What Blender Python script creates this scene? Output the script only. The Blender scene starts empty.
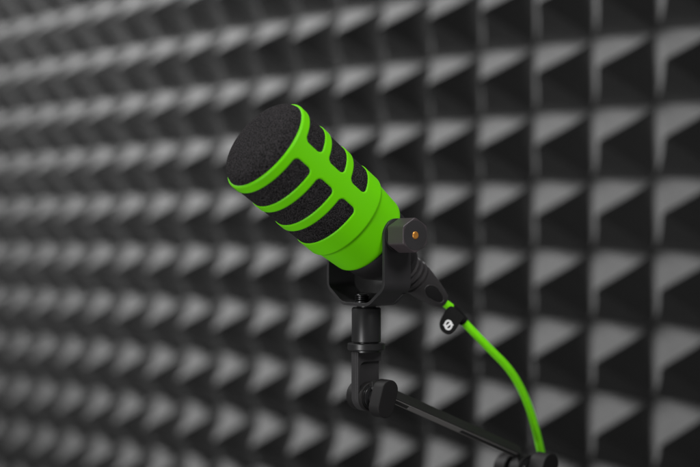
import bpy, bmesh, math, random
from mathutils import Vector as V
import numpy as np
random.seed(4)
S = 0.01                      # everything below is written in centimetres
H = 120.0                     # height of the camera above the datum
scene = bpy.context.scene
COL = scene.collection
PI = math.pi

# ------------------------------------------------------------------ helpers
def W(p): return V((p[0]*S, p[1]*S, (p[2]+H)*S))

def thing(name, label, cat, loc):
    o = bpy.data.objects.new(name, None); COL.objects.link(o)
    o.location = W(loc); o.empty_display_size = 0.01
    o['label'] = label; o['category'] = cat
    return o

def root_of(o):
    while o.parent: o = o.parent
    return o

def obj(name, bm, mat, parent=None, loc=None, angle=35, bevel=0, seg=3, smooth=True):
    """link bm (vertices in cm, world frame) as ONE mesh object"""
    bmesh.ops.recalc_face_normals(bm, faces=bm.faces)
    org = root_of(parent).location if parent else (W(loc) if loc else V((0, 0, 0)))
    for v in bm.verts: v.co = W(v.co) - org
    me = bpy.data.meshes.new(name); bm.to_mesh(me); bm.free()
    me.materials.append(mat)
    if smooth:
        me.polygons.foreach_set('use_smooth', [True]*len(me.polygons))
        if angle < 180: me.set_sharp_from_angle(angle=math.radians(angle))
    o = bpy.data.objects.new(name, me); COL.objects.link(o)
    if parent: o.parent = parent
    else: o.location = org
    if bevel:
        m = o.modifiers.new('bevel', 'BEVEL'); m.width = bevel*S; m.segments = seg
        m.limit_method = 'ANGLE'; m.angle_limit = math.radians(30); m.harden_normals = True
    return o

def frame(axis, ref=(0, 0, 1)):
    a = V(axis).normalized()
    if abs(a.dot(V(ref))) > .99: ref = (1, 0, 0)
    u = V(ref).cross(a).normalized(); return a, u, a.cross(u)

def lathe(bm, prof, o, axis, n=96, ref=(0, 0, 1), ripple=None):
    a, u, w = frame(axis, ref); o = V(o); rings = []
    for t, r in prof:
        if r < 1e-6: rings.append([bm.verts.new(o+a*t)]); continue
        rings.append([bm.verts.new(o+a*t+(u*math.cos(2*PI*k/n)+w*math.sin(2*PI*k/n))*(r*(ripple(t, 2*PI*k/n) if ripple else 1))) for k in range(n)])
    for A, B in zip(rings, rings[1:]):
        for k in range(n):
            k2 = (k+1) % n
            if len(A) == 1 and len(B) == 1: continue
            if len(A) == 1: bm.faces.new((A[0], B[k], B[k2]))
            elif len(B) == 1: bm.faces.new((A[k], B[0], A[k2]))
            else: bm.faces.new((A[k], B[k], B[k2], A[k2]))
    return bm

def prism(bm, poly, o, U, Wv, N, s0, s1):
    """poly of (u, w) in the plane U, Wv through o, extruded along N from s0 to s1"""
    o = V(o); A = [bm.verts.new(o+U*x+Wv*y+N*s0) for x, y in poly]; B = [bm.verts.new(o+U*x+Wv*y+N*s1) for x, y in poly]
    bm.faces.new(A); bm.faces.new(B[::-1]); n = len(poly)
    for i in range(n): bm.faces.new((A[i], B[i], B[(i+1) % n], A[(i+1) % n]))
    return bm

def rounded(poly, r, n=6):
    out = []; m = len(poly)
    for i in range(m):
        p = V(poly[i]).to_2d() if len(poly[i]) > 2 else V(poly[i])
        a = V(poly[i-1]); b = V(poly[(i+1) % m]); rr = r[i] if isinstance(r, (list, tuple)) else r
        if rr <= 0: out.append(tuple(p)); continue
        da = (a-p); db = (b-p); ra = min(rr, da.length*.49); rb = min(rr, db.length*.49)
        A = p+da.normalized()*ra; B = p+db.normalized()*rb
        for k in range(n+1):
            t = k/n; out.append(tuple(A*(1-t)**2+p*2*t*(1-t)+B*t*t))
    return out

def stadium(hl, r, tilt, n=16):
    pts = []
    for c, a0 in ((hl, 0), (-hl, PI)):
        for k in range(n+1):
            a = a0+PI*k/n; pts.append((r*math.cos(a), c+r*math.sin(a)))
    c, s = math.cos(tilt), math.sin(tilt)
    return [(x*c+y*s, -x*s+y*c) for x, y in pts]

def smoothpath(pts, n=12):
    pts = [V(p) for p in pts]; P = [pts[0]*2-pts[1]]+pts+[pts[-1]*2-pts[-2]]; out = []
    for i in range(1, len(P)-2):
        a, b, c, d = P[i-1:i+3]
        for k in range(n):
            t = k/n
            out.append(.5*((2*b)+(c-a)*t+(2*a-5*b+4*c-d)*t*t+(3*b-a-3*c+d)*t**3))
    return out+[pts[-1]]

def tube(bm, path, r, n=24):
    rings = []; up = V((0, 1, 0))
    for i, p in enumerate(path):
        d = (path[min(i+1, len(path)-1)]-path[max(i-1, 0)]).normalized()
        u = (up-d*up.dot(d)).normalized(); up = u; w = d.cross(u)
        rr = r(i/(len(path)-1)) if callable(r) else r
        rings.append([bm.verts.new(p+(u*math.cos(2*PI*k/n)+w*math.sin(2*PI*k/n))*rr) for k in range(n)])
    for A, B in zip(rings, rings[1:]):
        for k in range(n): bm.faces.new((A[k], B[k], B[(k+1) % n], A[(k+1) % n]))
    bm.faces.new(rings[0]); bm.faces.new(rings[-1][::-1])
    return bm

# ------------------------------------------------------------------ materials
def mat(name, col, rough=.5, metal=0, spec=.5, noise=0, nscale=400, bump=0, bscale=2000, bdist=.0002, rvar=0, sheen=0, coat=0, mottled=None, sss=0):
    m = bpy.data.materials.new(name); m.use_nodes = True; nt = m.node_tree; N = nt.nodes; L = nt.links
    b = N['Principled BSDF']; b.inputs['Base Color'].default_value = (*col, 1)
    b.inputs['Roughness'].default_value = rough; b.inputs['Metallic'].default_value = metal
    b.inputs['Specular IOR Level'].default_value = spec
    if sheen: b.inputs['Sheen Weight'].default_value = sheen; b.inputs['Sheen Roughness'].default_value = .6
    if coat: b.inputs['Coat Weight'].default_value = coat; b.inputs['Coat Roughness'].default_value = .25
    tc = N.new('ShaderNodeTexCoord')
    if noise:
        n = N.new('ShaderNodeTexNoise'); n.inputs['Scale'].default_value = nscale; n.inputs['Detail'].default_value = 3; n.inputs['Roughness'].default_value = .65
        L.new(tc.outputs['Object'], n.inputs['Vector'])
        r = N.new('ShaderNodeValToRGB'); lo_, hi_ = (.41, .62) if noise > .9 else (.32, .68)
        r.color_ramp.elements[0].position = lo_; r.color_ramp.elements[1].position = hi_
        r.color_ramp.elements[0].color = (*[max(0, c*(1-noise)) for c in col], 1); r.color_ramp.elements[1].color = (*[min(1, c*(1+noise)) for c in col], 1)
        L.new(n.outputs['Fac'], r.inputs['Fac']); L.new(r.outputs['Color'], b.inputs['Base Color'])
    if rvar:
        n2 = N.new('ShaderNodeTexNoise'); n2.inputs['Scale'].default_value = 60; n2.inputs['Detail'].default_value = 5
        L.new(tc.outputs['Object'], n2.inputs['Vector'])
        mr = N.new('ShaderNodeMapRange'); mr.inputs['To Min'].default_value = rough-rvar; mr.inputs['To Max'].default_value = rough+rvar
        mr.inputs['From Min'].default_value = .3; mr.inputs['From Max'].default_value = .7
        L.new(n2.outputs['Fac'], mr.inputs['Value']); L.new(mr.outputs['Result'], b.inputs['Roughness'])
    if bump:
        n3 = N.new('ShaderNodeTexNoise'); n3.inputs['Scale'].default_value = bscale; n3.inputs['Detail'].default_value = 3
        L.new(tc.outputs['Object'], n3.inputs['Vector'])
        bp = N.new('ShaderNodeBump'); bp.inputs['Strength'].default_value = bump; bp.inputs['Distance'].default_value = bdist
        L.new(n3.outputs['Fac'], bp.inputs['Height']); L.new(bp.outputs['Normal'], b.inputs['Normal'])
    return m

M_green = mat('green_rubber', (.098, .43, .0006), rough=.5, spec=.14, bump=.12, bscale=3500, bdist=.00005, rvar=.04)
M_cable = mat('green_cable', (.17, .72, .0015), rough=.38, spec=.45, bump=.1, bscale=3000, bdist=.00005, rvar=.05, noise=.05, nscale=300)
M_foam = mat('mic_foam', (.0165, .0150, .0158), rough=1, spec=.1, noise=.99, nscale=1450, bump=1, bscale=1100, bdist=.0012)
M_steel = mat('black_powder_coat', (.0135, .0128, .0138), rough=.42, spec=.5, bump=.25, bscale=4000, bdist=.00005, rvar=.06)
M_body = mat('black_housing', (.007, .0065, .007), rough=.5, spec=.35, bump=.2, bscale=4000, bdist=.00005, rvar=.06)
M_plastic = mat('dark_plastic', (.0155, .0145, .0155), rough=.5, spec=.42, bump=.25, bscale=3500, bdist=.00006, rvar=.06)
M_knob = mat('grained_plastic', (.034, .027, .030), rough=.44, spec=.5, bump=.3, bscale=3000, bdist=.00006, rvar=.05)
M_clamp = mat('clamp_plastic', (.0075, .007, .0072), rough=.62, spec=.16, bump=.3, bscale=3000, bdist=.00006, rvar=.05)
M_plug = mat('plug_plastic', (.026, .024, .025), rough=.42, spec=.5, bump=.3, bscale=3000, bdist=.00006, rvar=.05)
M_anod = mat('black_anodised', (.012, .012, .0125), rough=.33, metal=.2, spec=.5, rvar=.04)
M_bar = mat('boom_bar_paint', (.0105, .0098, .010), rough=.5, spec=.4, bump=.2, bscale=4000, bdist=.00005, rvar=.05)
M_rail = mat('boom_rail', (.105, .10, .097), rough=.5, spec=.5, rvar=.05)  # paler than the bar: reflected light on its underside put into the colour
M_dark = mat('recess_black', (.006, .006, .006), rough=.7)
M_thread = mat('steel_thread', (.05, .05, .052), rough=.3, metal=1)
M_brass = mat('brass', (.85, .36, .07), rough=.36, metal=.85, rvar=.06)
M_tag = mat('tag_rubber', (.005, .005, .005), rough=.85, spec=.15, bump=.2, bscale=3000, bdist=.00005)
M_white = mat('white_print', (.62, .62, .62), rough=.6)
M_wall = mat('acoustic_foam', (.048, .048, .048), rough=.97, spec=.12, noise=.16, nscale=260, bump=.5, bscale=700, bdist=.0008)

# ------------------------------------------------------------------ acoustic foam
def foam_wall():
    c = 8.4; th = math.radians(43.7); d = V((math.cos(th), -math.sin(th), 0)); nrm = V((-math.sin(th), -math.cos(th), 0))
    g = .0115; zz = V((0, 0, 1))*math.cos(g)+d*math.sin(g); d = d*math.cos(g)-V((0, 0, 1))*math.sin(g)     # the panel hangs about a degree out of true
    o = V((20.53, 105.8, 0))*(8.4/6); k0, k1, r0, r1 = -42, 9, -10, 11; m = 16; h = 0.67*c
    nx = (k1-k0)*m+1; nz = (r1-r0)*m+1
    rng = np.random.RandomState(3)
    jx = rng.normal(0, .05, (k1-k0, r1-r0)); jz = rng.normal(0, .05, (k1-k0, r1-r0)); jh = rng.normal(1, .018, (k1-k0, r1-r0))
    verts = []; 
    for j in range(nz):
        for i in range(nx):
            x = k0*c+i*c/m; z = r0*c+j*c/m
            ci = min(i//m, k1-k0-1); cj = min(j//m, r1-r0-1)
            fx = (i-ci*m)/m*2-1; fz = (j-cj*m)/m*2-1
            q = 1-max(abs(fx), abs(fz))
            q = q-0.03*math.exp(-(1-q)/.05) if q > .9 else q         # blunt tip
            q = max(q, 0); q = q+.0*q
            hh = h*jh[ci, cj]*q**1.32                              # concave sides, wide soft valleys              # cut faces sag a little
            px, pz = x+jx[ci, cj]*q, z+jz[ci, cj]*q
            verts.append(o+d*px+zz*pz+nrm*hh)
    bm = bmesh.new(); vs = [bm.verts.new(v) for v in verts]
    for j in range(nz-1):
        for i in range(nx-1):
            a, b, e, f = vs[j*nx+i], vs[j*nx+i+1], vs[(j+1)*nx+i+1], vs[(j+1)*nx+i]
            # split so that the pyramids' hips stay straight
            li = i % m; lj = j % m
            if (li < m/2) == (lj < m/2): bm.faces.new((a, b, e)); bm.faces.new((a, e, f))
            else: bm.faces.new((a, b, f)); bm.faces.new((b, e, f))
    # backing slab edge
    B = [bm.verts.new(o+d*(x*c)+zz*(z*c)-nrm*2.5) for x, z in ((k0, r0), (k1, r0), (k1, r1), (k0, r1))]
    bm.faces.new(B[::-1])
    edges = [[vs[i] for i in range(nx)], [vs[j*nx+nx-1] for j in range(nz)], [vs[(nz-1)*nx+i] for i in range(nx-1, -1, -1)], [vs[j*nx] for j in range(nz-1, -1, -1)]]
    for e, (p, q) in zip(edges, ((0, 1), (1, 2), (2, 3), (3, 0))): bm.faces.new(e+[B[q], B[p]])
    w = obj('acoustic_foam_wall', bm, M_wall, loc=(o.x, o.y, r0*c), angle=24)
    w['label'] = 'charcoal grey pyramid acoustic foam covering the whole wall behind the microphone'
    w['category'] = 'acoustic foam'
foam_wall()

# ------------------------------------------------------------------ microphone
f = 1242.0
def at(px, py, Y): return V(((px-350)/f*Y, Y, (251-py)/f*Y))
P0 = at(264.3, 145, 74.0)
Cv = V((1.1415, 78.7625, .9512)); a = (Cv-P0).normalized(); TC = (Cv-P0).length
p = a.cross(V((0, 0, 1))).normalized()
if p.y > 0: p = -p
q = V((0, 0, 1)).cross(p).normalized()
if q.x < 0: q = -q
Z = V((0, 0, 1))
up = a.cross(p); up = up if up.z > 0 else -up
base = Cv.copy(); base.z = -3.45
mic = thing('microphone', 'black and bright green studio microphone with slotted green sleeve, tilted up in a black yoke', 'microphone', base)

# foam filter: domed front + cylinder under the sleeve
bm = bmesh.new(); prof = [(-.97, 0)]
for k in range(1, 26):
    r = k/25; prof.append((-.97*(1-r**3.6)**.62, 3.02*r) if r < 1 else (.06, 3.02))
prof += [(t, 3.085 - .012*t) for t in (.3, 1.3, 2.3, 3.3, 4.3, 5.3, 6.3)] + [(6.6, 2.2)]
lathe(bm, prof, P0, a, n=160); obj('foam_filter', bm, M_foam, mic, angle=180)

# green sleeve, one fine surface with rounded slots cut out
rows = ((.65, 2.01), (2.63, 3.99), (4.63, 5.96)); HW = 10.9; spines = (0, 180)
def Rs(t):
    if t < .14: return 3.02+.12*math.sqrt(max(0, 1-((.14-t)/.14)**2))
    r = 3.14-.012*t
    if t > 7.14: r -= .17*(lambda x: x*x*(3-2*x))((t-7.14)/.34) if t < 7.48 else .17+(t-7.48)*.075
    te = 9.70
    if t > te-.42: r -= .42*(1-math.sqrt(max(0, 1-((t-(te-.42))/.42)**2)))
    return r
def sdf(t, ph):
    best = 9
    for t0, t1 in rows:
        for s in spines:
            mid = s+90; dphi = (ph-mid+180) % 360-180
            x = math.radians(dphi)*3.1; hx = math.radians(90-HW)*3.1; hy = (t1-t0)/2; y = t-(t0+t1)/2; rc = .34
            dx = abs(x)-hx+rc; dy = abs(y)-hy+rc
            dd = math.hypot(max(dx, 0), max(dy, 0))+min(max(dx, dy), 0)-rc
            best = min(best, dd)
    return best
bm = bmesh.new(); ts = [0, .01, .03, .06, .1]+[.14+i*.035 for i in range(200)]+[7.16, 7.18, 7.2, 7.23, 7.26, 7.29, 7.31, 7.35]+[7.45+.1*i for i in range(19)]+[9.30+.42*math.sin(k/10*PI/2)*.95 for k in range(1, 11)]+[9.699]
ts = sorted(set(round(t, 4) for t in ts if t <= 9.699)); nph = 720; grid = []
for t in ts:
    row = []
    for k in range(nph):
        ph = 360*k/nph; sd = sdf(t, ph) if t < 7 else 9; r = Rs(t)
        e = .10
        if sd < e:
            x = (e-sd)/e
            r -= .055*x*x if x < 1 else min(.055+(x-1)*.11*1.6, .4)
        A = math.radians(ph); row.append((bm.verts.new(P0+a*t+(p*math.cos(A)+up*math.sin(A))*r), sd))
    grid.append(row)
for A, B in zip(grid, grid[1:]):
    for k in range(nph):
        k2 = (k+1) % nph; four = (A[k], B[k], B[k2], A[k2])
        if all(v[1] < -.13 for v in four): continue
        bm.faces.new([v[0] for v in four])
inner = [[bm.verts.new(P0+a*t+(p*math.cos(2*PI*k/nph)+up*math.sin(2*PI*k/nph))*r) for k in range(nph)] for t, r in ((0, 2.98), (.4, 2.9))]
for A, B in (([v[0] for v in grid[0]], inner[0]), (inner[0], inner[1])):
    for k in range(nph): bm.faces.new((A[k], B[k], B[(k+1) % nph], A[(k+1) % nph]))
tail = [bm.verts.new(P0+a*9.70+(p*math.cos(2*PI*k/nph)+up*math.sin(2*PI*k/nph))*2.2) for k in range(nph)]
for k in range(nph): bm.faces.new((grid[-1][k][0], tail[k], tail[(k+1) % nph], grid[-1][(k+1) % nph][0]))
for v in [v for v in bm.verts if not v.link_faces]: bm.verts.remove(v)
obj('green_sleeve', bm, M_green, mic, angle=60)

# rear housing
bm = bmesh.new()
lathe(bm, [(8.7, 0), (8.7, 2.2), (9.72, 2.42), (9.85, 2.46), (10.3, 2.45), (10.9, 2.36), (11.1, 2.28), (11.8, 1.85), (12.4, 1.5), (12.55, 1.44), (12.6, 1.3), (12.9, 1.28), (12.9, 0)], P0, a)
obj('rear_housing', bm, M_body, mic, angle=25)

# yoke: a bent strip
def yoke_path():
    zt = Cv.z; po = 2.96
    pts = [(-po, zt), (-po, -2.35), (-1.35, -3.45), (1.35, -3.45), (po, -2.35), (po, zt)]
    body = [pts[0]]+rounded(pts, [0, .42, .42, .42, .42, 0], 6)[1:-1]+[pts[-1]]
    hw = 1.06; top = [(zt+hw*math.sin(k/12*PI/2)*.999, hw*math.cos(k/12*PI/2)+.01) for k in range(12, 0, -1)]
    path = [(-po, z, w) for z, w in top]+[(x, z, hw) for x, z in body]+[(po, z, w) for z, w in top[::-1]]
    return path
path = yoke_path(); bm = bmesh.new(); T = .2; sec = []
cb = Cv.copy(); cb.z = 0
for i, (x, z, w) in enumerate(path):
    x0, z0, _ = path[max(i-1, 0)]; x1, z1, _ = path[min(i+1, len(path)-1)]
    tx, tz = x1-x0, z1-z0; l = math.hypot(tx, tz); nx_, nz_ = -tz/l, tx/l       # inward normal
    O = cb+p*x+Z*z; I = cb+p*(x+nx_*T)+Z*(z+nz_*T)
    sec.append([bm.verts.new(v) for v in (O-q*w, O+q*w, I+q*w, I-q*w)])
for A, B in zip(sec, sec[1:]):
    for k in range(4): bm.faces.new((A[k], B[k], B[(k+1) % 4], A[(k+1) % 4]))
bm.faces.new(sec[0]); bm.faces.new(sec[-1][::-1])
# low upturned lip along the rear edge of the yoke's floor
prism(bm, rounded([(-2.62, -2.68), (2.62, -2.68), (1.5, -3.36), (-1.5, -3.36)], .1, 3), cb+q*.88, p, Z, q, -.11, .11)
yoke = obj('yoke', bm, M_steel, mic, angle=28, bevel=.035)

bm = bmesh.new()
pr = [(0, 0), (0, .62), (.06, .62)]
pr = [(-.02, 0), (-.02, .48), (.10, .48), (.14, .4)]
for k in range(3): pr += [(.16+.11*k, .38), (.20+.11*k, .47), (.235+.11*k, .47), (.265+.11*k, .38)]
pr += [(.53, .34), (.56, 0)]
sb = cb-q*.55+p*.1; sb.z = -3.25
lathe(bm, pr, sb, (0, 0, 1), n=48); obj('screw_stub', bm, M_thread, mic, angle=25)

# knobs either side of the yoke
def knob(sgn, length):
    N = p*sgn; o = Cv+N*2.97
    bm = bmesh.new(); lathe(bm, [(0, 0), (0, 1.0), (.12, 1.0), (.14, .8), (.2, .8)], o, N, n=64)
    w = obj('washer', bm, M_body, mic, angle=30)
    w.name = 'knob_washer'
    bm = bmesh.new(); R = 1.10
    hexa = rounded([(R*math.sin(k*PI/3), R*math.cos(k*PI/3)) for k in range(6)], .16, 5)
    prism(bm, hexa, o, q, Z, N, .16, length)
    kn = obj('tension_knob', bm, M_knob, mic, angle=30, bevel=.05)
    bm = bmesh.new(); lathe(bm, [(length-.3, 0), (length-.3, .235), (length+.02, .235), (length+.06, .2), (length+.07, .1), (length+.05, 0)], o, N, n=48)
    obj('brass_pin', bm, M_brass, kn, angle=40)
    bm = bmesh.new(); lathe(bm, [(length-.1, 0), (length-.1, .9), (length+.012, .9), (length+.012, 0)], o, N, n=64)
    obj('knob_face', bm, M_plastic, kn, angle=30)
knob(1, 1.66); knob(-1, .5)

# ------------------------------------------------------------------ boom arm
J = V((1.04, 78.9, -9.2)); PX = J.x; PY = J.y
arm = thing('boom_arm', 'black jointed boom arm with oval clamp knobs, holding up the microphone', 'microphone stand', (PX, PY, -17))
def zl(prof, name, m, parent=arm, n=96, x=PX, y=PY):
    bm = bmesh.new(); lathe(bm, prof, (x, y, 0), (0, 0, 1), n=n); return obj(name, bm, m, parent, angle=30)
zl([(-3.47, 0), (-3.47, .62), (-3.58, .62), (-3.58, .84), (-3.62, .90), (-3.70, .935), (-5.72, .935), (-5.76, .90), (-5.76, .80), (-5.9, .80), (-5.9, 0)], 'post', M_anod)
zl([(-5.84, 0), (-5.84, 1.14), (-5.88, 1.2), (-6.20, 1.2), (-6.26, 1.16), (-6.30, .9), (-6.4, .9), (-6.4, 0)], 'collar', M_anod)
jb = V((J.x, J.y, 0)); jz = J.z
def lug_poly(hw, zt):
    return [(-hw, zt)]+[(-hw*math.cos(k/20*PI), jz-hw*math.sin(k/20*PI)) for k in range(21)]+[(hw, zt)]
bm = bmesh.new()
prism(bm, lug_poly(.95, -6.36), jb, q, Z, p, -.34, .12)
# raised border with an arched pocket
arc_o = [(-.951*math.cos(k/10*PI/2), jz-.951*math.sin(k/10*PI/2)) for k in range(11)]
arc_i = [(-.78*math.cos(k/10*PI/2), jz-.78*math.sin(k/10*PI/2)) for k in range(10, -1, -1)]
poc = rounded([(-.78, jz), (-.78, -7.0), (.951, -7.0)], [0, .5, 0], 8)[0:]
prism(bm, [(-.951, -6.36)]+arc_o+arc_i+poc[1:-1]+[(.951, -7.0), (.951, -6.36)], jb, q, Z, p, .115, .34)
obj('swivel_lug', bm, M_plastic, arm, angle=25, bevel=.03)
def disc(c, axis, s0, s1, r, name, m, parent=arm, ch=.06):
    bm = bmesh.new(); lathe(bm, [(s0, 0), (s0, r-ch), (s0+ch, r), (s1-ch, r), (s1, r-ch), (s1, 0)], c, axis, n=80)
    return obj(name, bm, m, parent, angle=30)
disc(J, p, -.95, -.36, .93, 'hinge_cap', M_clamp)
disc(J, p, .13, .62, .93, 'hinge_disc', M_clamp)
bm = bmesh.new(); lathe(bm, [(.6, .0), (.6, .80), (.72, .80), (.74, .62), (.80, .62), (.82, .78), (.86, .78), (.9, .5), (1.3, .5), (1.3, 0)], J, p, n=80)
obj('spring_washer', bm, M_anod, arm, angle=30)
bm = bmesh.new(); prism(bm, stadium(.56, .64, math.radians(17)), J, q, Z, p, 1.22, 2.22)
obj('clamp_knob', bm, M_clamp, arm, angle=30, bevel=.07)

# the bar: follows the plane q / Z, rolled a little about its own length
DZ = -.418; bd = (q+Z*DZ).normalized(); perp = bd.cross(p).normalized()
if perp.z < 0: perp = -perp
roll = math.radians(36); bn = (p*math.cos(roll)+perp*math.sin(roll)).normalized(); bw = (perp*math.cos(roll)-p*math.sin(roll)).normalized()
B0 = J+p*.62+Z*.60; BL = 14.0
bm = bmesh.new(); hw = .37
poly = rounded([(-.3, -hw), (-.3, hw), (BL, hw), (BL, -hw)], [.3, .3, .36, .36], 8)
prism(bm, poly, B0, bd, bw, bn, -.22, .30)
obj('boom_bar', bm, M_bar, arm, angle=28, bevel=.03)
bm = bmesh.new()       # lower channel: two rims with a solid bridge between the slots
def bx(bm, x0, x1, y0, y1, n0, n1): prism(bm, [(x0, y0), (x1, y0), (x1, y1), (x0, y1)], B0, bd, bw, bn, n0, n1)
bx(bm, .9, BL-.5, -hw-.05, -hw+.02, .175, .235); bx(bm, .9, BL-.5, -hw-.05, -hw+.02, -.17, -.11)
bx(bm, 3.1, 8.0, -hw-.048, -hw+.02, -.112, .177)
obj('bar_rail', bm, M_rail, arm, bevel=.012)
bm = bmesh.new(); bx(bm, .92, BL-.52, -hw-.008, -hw+.02, -.112, .177)
obj('slot_floor', bm, M_dark, arm)

# lower joint, mostly below the frame, and the rest of the arm going down
E = at(524, 471, 86.5)
disc(E, p, -2.1, -1.45, .98, 'hinge_cap', M_clamp)
disc(E, p, -1.44, -.85, 1.12, 'hinge_disc', M_clamp)
disc(E, p, -.84, -.1, .85, 'hinge_disc', M_clamp)
disc(E, p, -.09, .5, 1.15, 'hinge_disc', M_clamp)
bm = bmesh.new(); lathe(bm, [(.5, .0), (.5, .95), (.6, .95), (.63, .7), (.7, .7), (.73, .9), (.8, .9), (.84, .6), (1.1, .6), (1.1, 0)], E, p, n=80)
obj('spring_washer', bm, M_anod, arm, angle=30)
bm = bmesh.new(); prism(bm, stadium(.66, .74, math.radians(22)), E+Z*.12, q, Z, p, 1.0, 2.35)
obj('clamp_knob', bm, M_clamp, arm, angle=30, bevel=.07)
d2 = V((-.42, -.1, -1)).normalized(); w2 = d2.cross(p).normalized(); n2 = d2.cross(w2).normalized()
bm = bmesh.new(); prism(bm, rounded([(-.4, -.45), (-.4, .45), (26, .45), (26, -.45)], .3, 6), E-p*.5, d2, w2, n2, -.28, .28)
obj('boom_bar', bm, M_bar, arm, angle=28, bevel=.03)

# ------------------------------------------------------------------ cable
X0 = P0+a*12.45
cab = thing('audio_cable', 'bright green cable with black plug and logo tag, curving down from the microphone', 'cable', P0+a*17.4)
bm = bmesh.new()
pr = [(0, 0), (0, 1.0), (.15, 1.04), (.45, 1.04), (.5, .8), (.66, .8), (.70, 1.06), (.86, 1.08), (.90, .82), (1.06, .82), (1.10, 1.1), (1.28, 1.11), (1.32, .84), (1.48, .84), (1.52, 1.12), (1.70, 1.12), (1.74, .88), (1.88, .88), (1.92, 1.1), (2.1, 1.08), (2.6, 1.0), (3.4, .86), (4.1, .70), (4.55, .58), (4.66, .50), (4.68, .3), (4.68, 0)]
lathe(bm, pr, X0, a, n=80)
plug = obj('plug', bm, M_plug, cab, angle=25)
# oval grip panel on the plug, towards the camera
view = (-V((X0.x, X0.y, X0.z))).normalized(); gn = (view-a*view.dot(a)).normalized(); gs = a.cross(gn)
bm = bmesh.new(); ring = []
for j in range(9):
    rr = j/8; row = []
    for k in range(48):
        A = 2*PI*k/48; t = 3.25+math.cos(A)*.98*rr; sp = math.sin(A)*(.42 if math.cos(A) < 0 else .36)*rr
        Rb = np.interp(t, [x[0] for x in pr[-8:]], [x[1] for x in pr[-8:]]); ang = sp/Rb
        row.append(bm.verts.new(X0+a*t+(gn*math.cos(ang)+gs*math.sin(ang))*(Rb+.035*(1-rr**6)-.005)))
    ring.append(row)
for A_, B_ in zip(ring[1:], ring[2:]):
    for k in range(48): bm.faces.new((A_[k], B_[k], B_[(k+1) % 48], A_[(k+1) % 48]))
bm.faces.new(ring[1])
obj('grip_panel', bm, M_body, plug, angle=40)
rim = []
for k in range(65):
    A = 2*PI*k/64; t = 3.25+math.cos(A)*1.02; sp = math.sin(A)*(.46 if math.cos(A) < 0 else .39)
    Rb = np.interp(t, [x[0] for x in pr[-8:]], [x[1] for x in pr[-8:]]); ang = sp/Rb
    rim.append(X0+a*t+(gn*math.cos(ang)+gs*math.sin(ang))*(Rb+.005))
bm = bmesh.new(); tube(bm, rim, .035, 8); obj('grip_rim', bm, M_plug, plug, angle=60)

ps = P0+a*16.6
cpts = [ps, P0+a*17.05, at(455.5, 311.5, 83.2), at(463.5, 321.5, 83.7), at(488, 347, 84.6), at(508.5, 368.5, 85.6), at(522, 390.5, 86.6), at(532, 416, 87.6), at(541, 452, 88.6), at(546, 485, 89.2), at(545, 530, 89.5), at(538, 600, 89.5)]
cp = smoothpath(cpts, 14)
bm = bmesh.new(); tube(bm, cp, .275, 28); obj('cable', bm, M_cable, cab, angle=60)
# tag: sleeve round the cable + flap hanging to the lower left
def pxx(v): return 350+f*v.x/v.y
bm = bmesh.new(); tube(bm, [v for v in cp if 450.6 < pxx(v) < 463.8], .335, 32)
tg = obj('tag', bm, M_tag, cab, angle=40)
to = at(450, 318, 82.5); tx = V((.995, .06, 0)).normalized(); tz = Z.copy(); tn = tx.cross(tz).normalized()
if tn.y > 0: tn = -tn
k_ = 83/1242.
def pxp(x, y): return ((x-450)*k_, (318-y)*k_)
outl = [pxp(*v) for v in ((446.2, 309.3), (451.2, 305.2), (465, 317.2), (459.8, 322.5), (455.5, 330), (448.5, 335.2), (440.8, 331), (438.8, 322.5))]
bm = bmesh.new(); prism(bm, rounded(outl, [.12, .2, .12, .2, .3, .38, .38, .35], 7), to, tx, tz, tn, -.06, .06)
obj('tag_flap', bm, M_tag, tg, angle=40, bevel=.025)
# white emblem
lo = at(448.2, 324.9, 82.5)-V((0, 0, 0))
bm = bmesh.new()
def ell(rx, ry, n=40): return [(rx*math.cos(2*PI*k/n), ry*math.sin(2*PI*k/n)) for k in range(n)]
o1, i1_ = ell(.275, .345), ell(.165, .225)
th_ = .075
for A, B in ((o1, i1_),):
    n = len(A)
    vA = [bm.verts.new(lo+tx*x+tz*y+tn*th_) for x, y in A]; vB = [bm.verts.new(lo+tx*x+tz*y+tn*th_) for x, y in B]
    wA = [bm.verts.new(lo+tx*x+tz*y+tn*.04) for x, y in A]; wB = [bm.verts.new(lo+tx*x+tz*y+tn*.04) for x, y in B]
    for k in range(n):
        k2 = (k+1) % n
        bm.faces.new((vA[k], vB[k], vB[k2], vA[k2])); bm.faces.new((vA[k], wA[k], wA[k2], vA[k2])); bm.faces.new((vB[k], wB[k], wB[k2], vB[k2]))
prism(bm, [(-.20, -.02), (-.12, -.06), (.20, .02), (.12, .06)], lo, tx, tz, tn, .045, .073)
prism(bm, [(-.17, -.10), (-.09, -.17), (.17, .10), (.09, .17)], lo, tx, tz, tn, .045, .0715)
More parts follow.
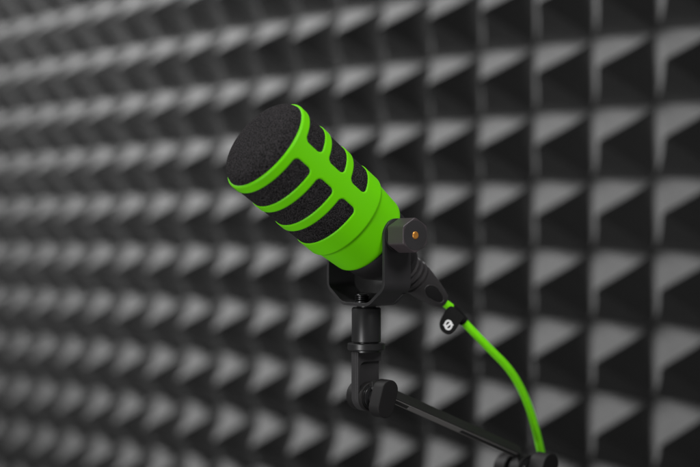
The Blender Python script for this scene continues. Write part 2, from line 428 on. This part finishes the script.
prism(bm, [(-.36, 0), (-.26, -.07), (-.26, .07)], lo, tx, tz, tn, .045, .0725)
prism(bm, [(.36, 0), (.26, -.07), (.26, .07)], lo, tx, tz, tn, .045, .0725)
obj('emblem', bm, M_white, tg, angle=40)

# ------------------------------------------------------------------ camera
cam = bpy.data.cameras.new('camera'); co = bpy.data.objects.new('camera', cam); COL.objects.link(co); scene.camera = co
co.location = (0, 0, H*S); co.rotation_euler = (PI/2, 0, 0)
cam.sensor_width = 36; cam.lens = 36*f/700; cam.shift_y = 17.5/700; cam.clip_start = .01; cam.clip_end = 50
cam.dof.use_dof = True; cam.dof.focus_distance = .767; cam.dof.aperture_fstop = (cam.lens/10)/1.7; cam.dof.aperture_blades = 0

# ------------------------------------------------------------------ light
w = bpy.data.worlds.new('World'); scene.world = w; w.use_nodes = True
bg = w.node_tree.nodes['Background']; bg.inputs['Color'].default_value = (1, 1, 1, 1); bg.inputs['Strength'].default_value = .11
def area(name, loc, target, sx, sy, power, col=(1, 1, 1), spread=180):
    l = bpy.data.lights.new(name, 'AREA'); l.shape = 'RECTANGLE'; l.size = sx*S; l.size_y = sy*S; l.energy = power; l.color = col; l.spread = math.radians(spread)
    o = bpy.data.objects.new(name, l); COL.objects.link(o); o.location = W(loc)
    o.rotation_euler = (W(target)-W(loc)).to_track_quat('-Z', 'Y').to_euler()
    return o
area('key_softbox', (-176, 172, 170), (-32, 202, 62), 100, 90, 64, spread=66)
area('low_left_wall_fill', (-150, 150, -70), (-30, 200, 50), 70, 70, 2.6, spread=90)  # lamp added low on the left to lift the foam's undersides; no floor
area('low_left_softbox', (-38, 34, -20), (1, 78, 0), 18, 30, .36, spread=55)
area('high_right_softbox', (32, 36, 46), (1, 78, 0), 24, 24, .43, spread=50)
area('overhead_softbox', (-12, 52, 58), (1, 78, -2), 26, 20, .26, spread=60)

scene.render.engine = 'CYCLES'
scene.view_settings.view_transform = 'Standard'; scene.view_settings.look = 'None'
scene.view_settings.exposure = 0; scene.view_settings.gamma = 1
scene.render.resolution_x = 1024; scene.render.resolution_y = 683
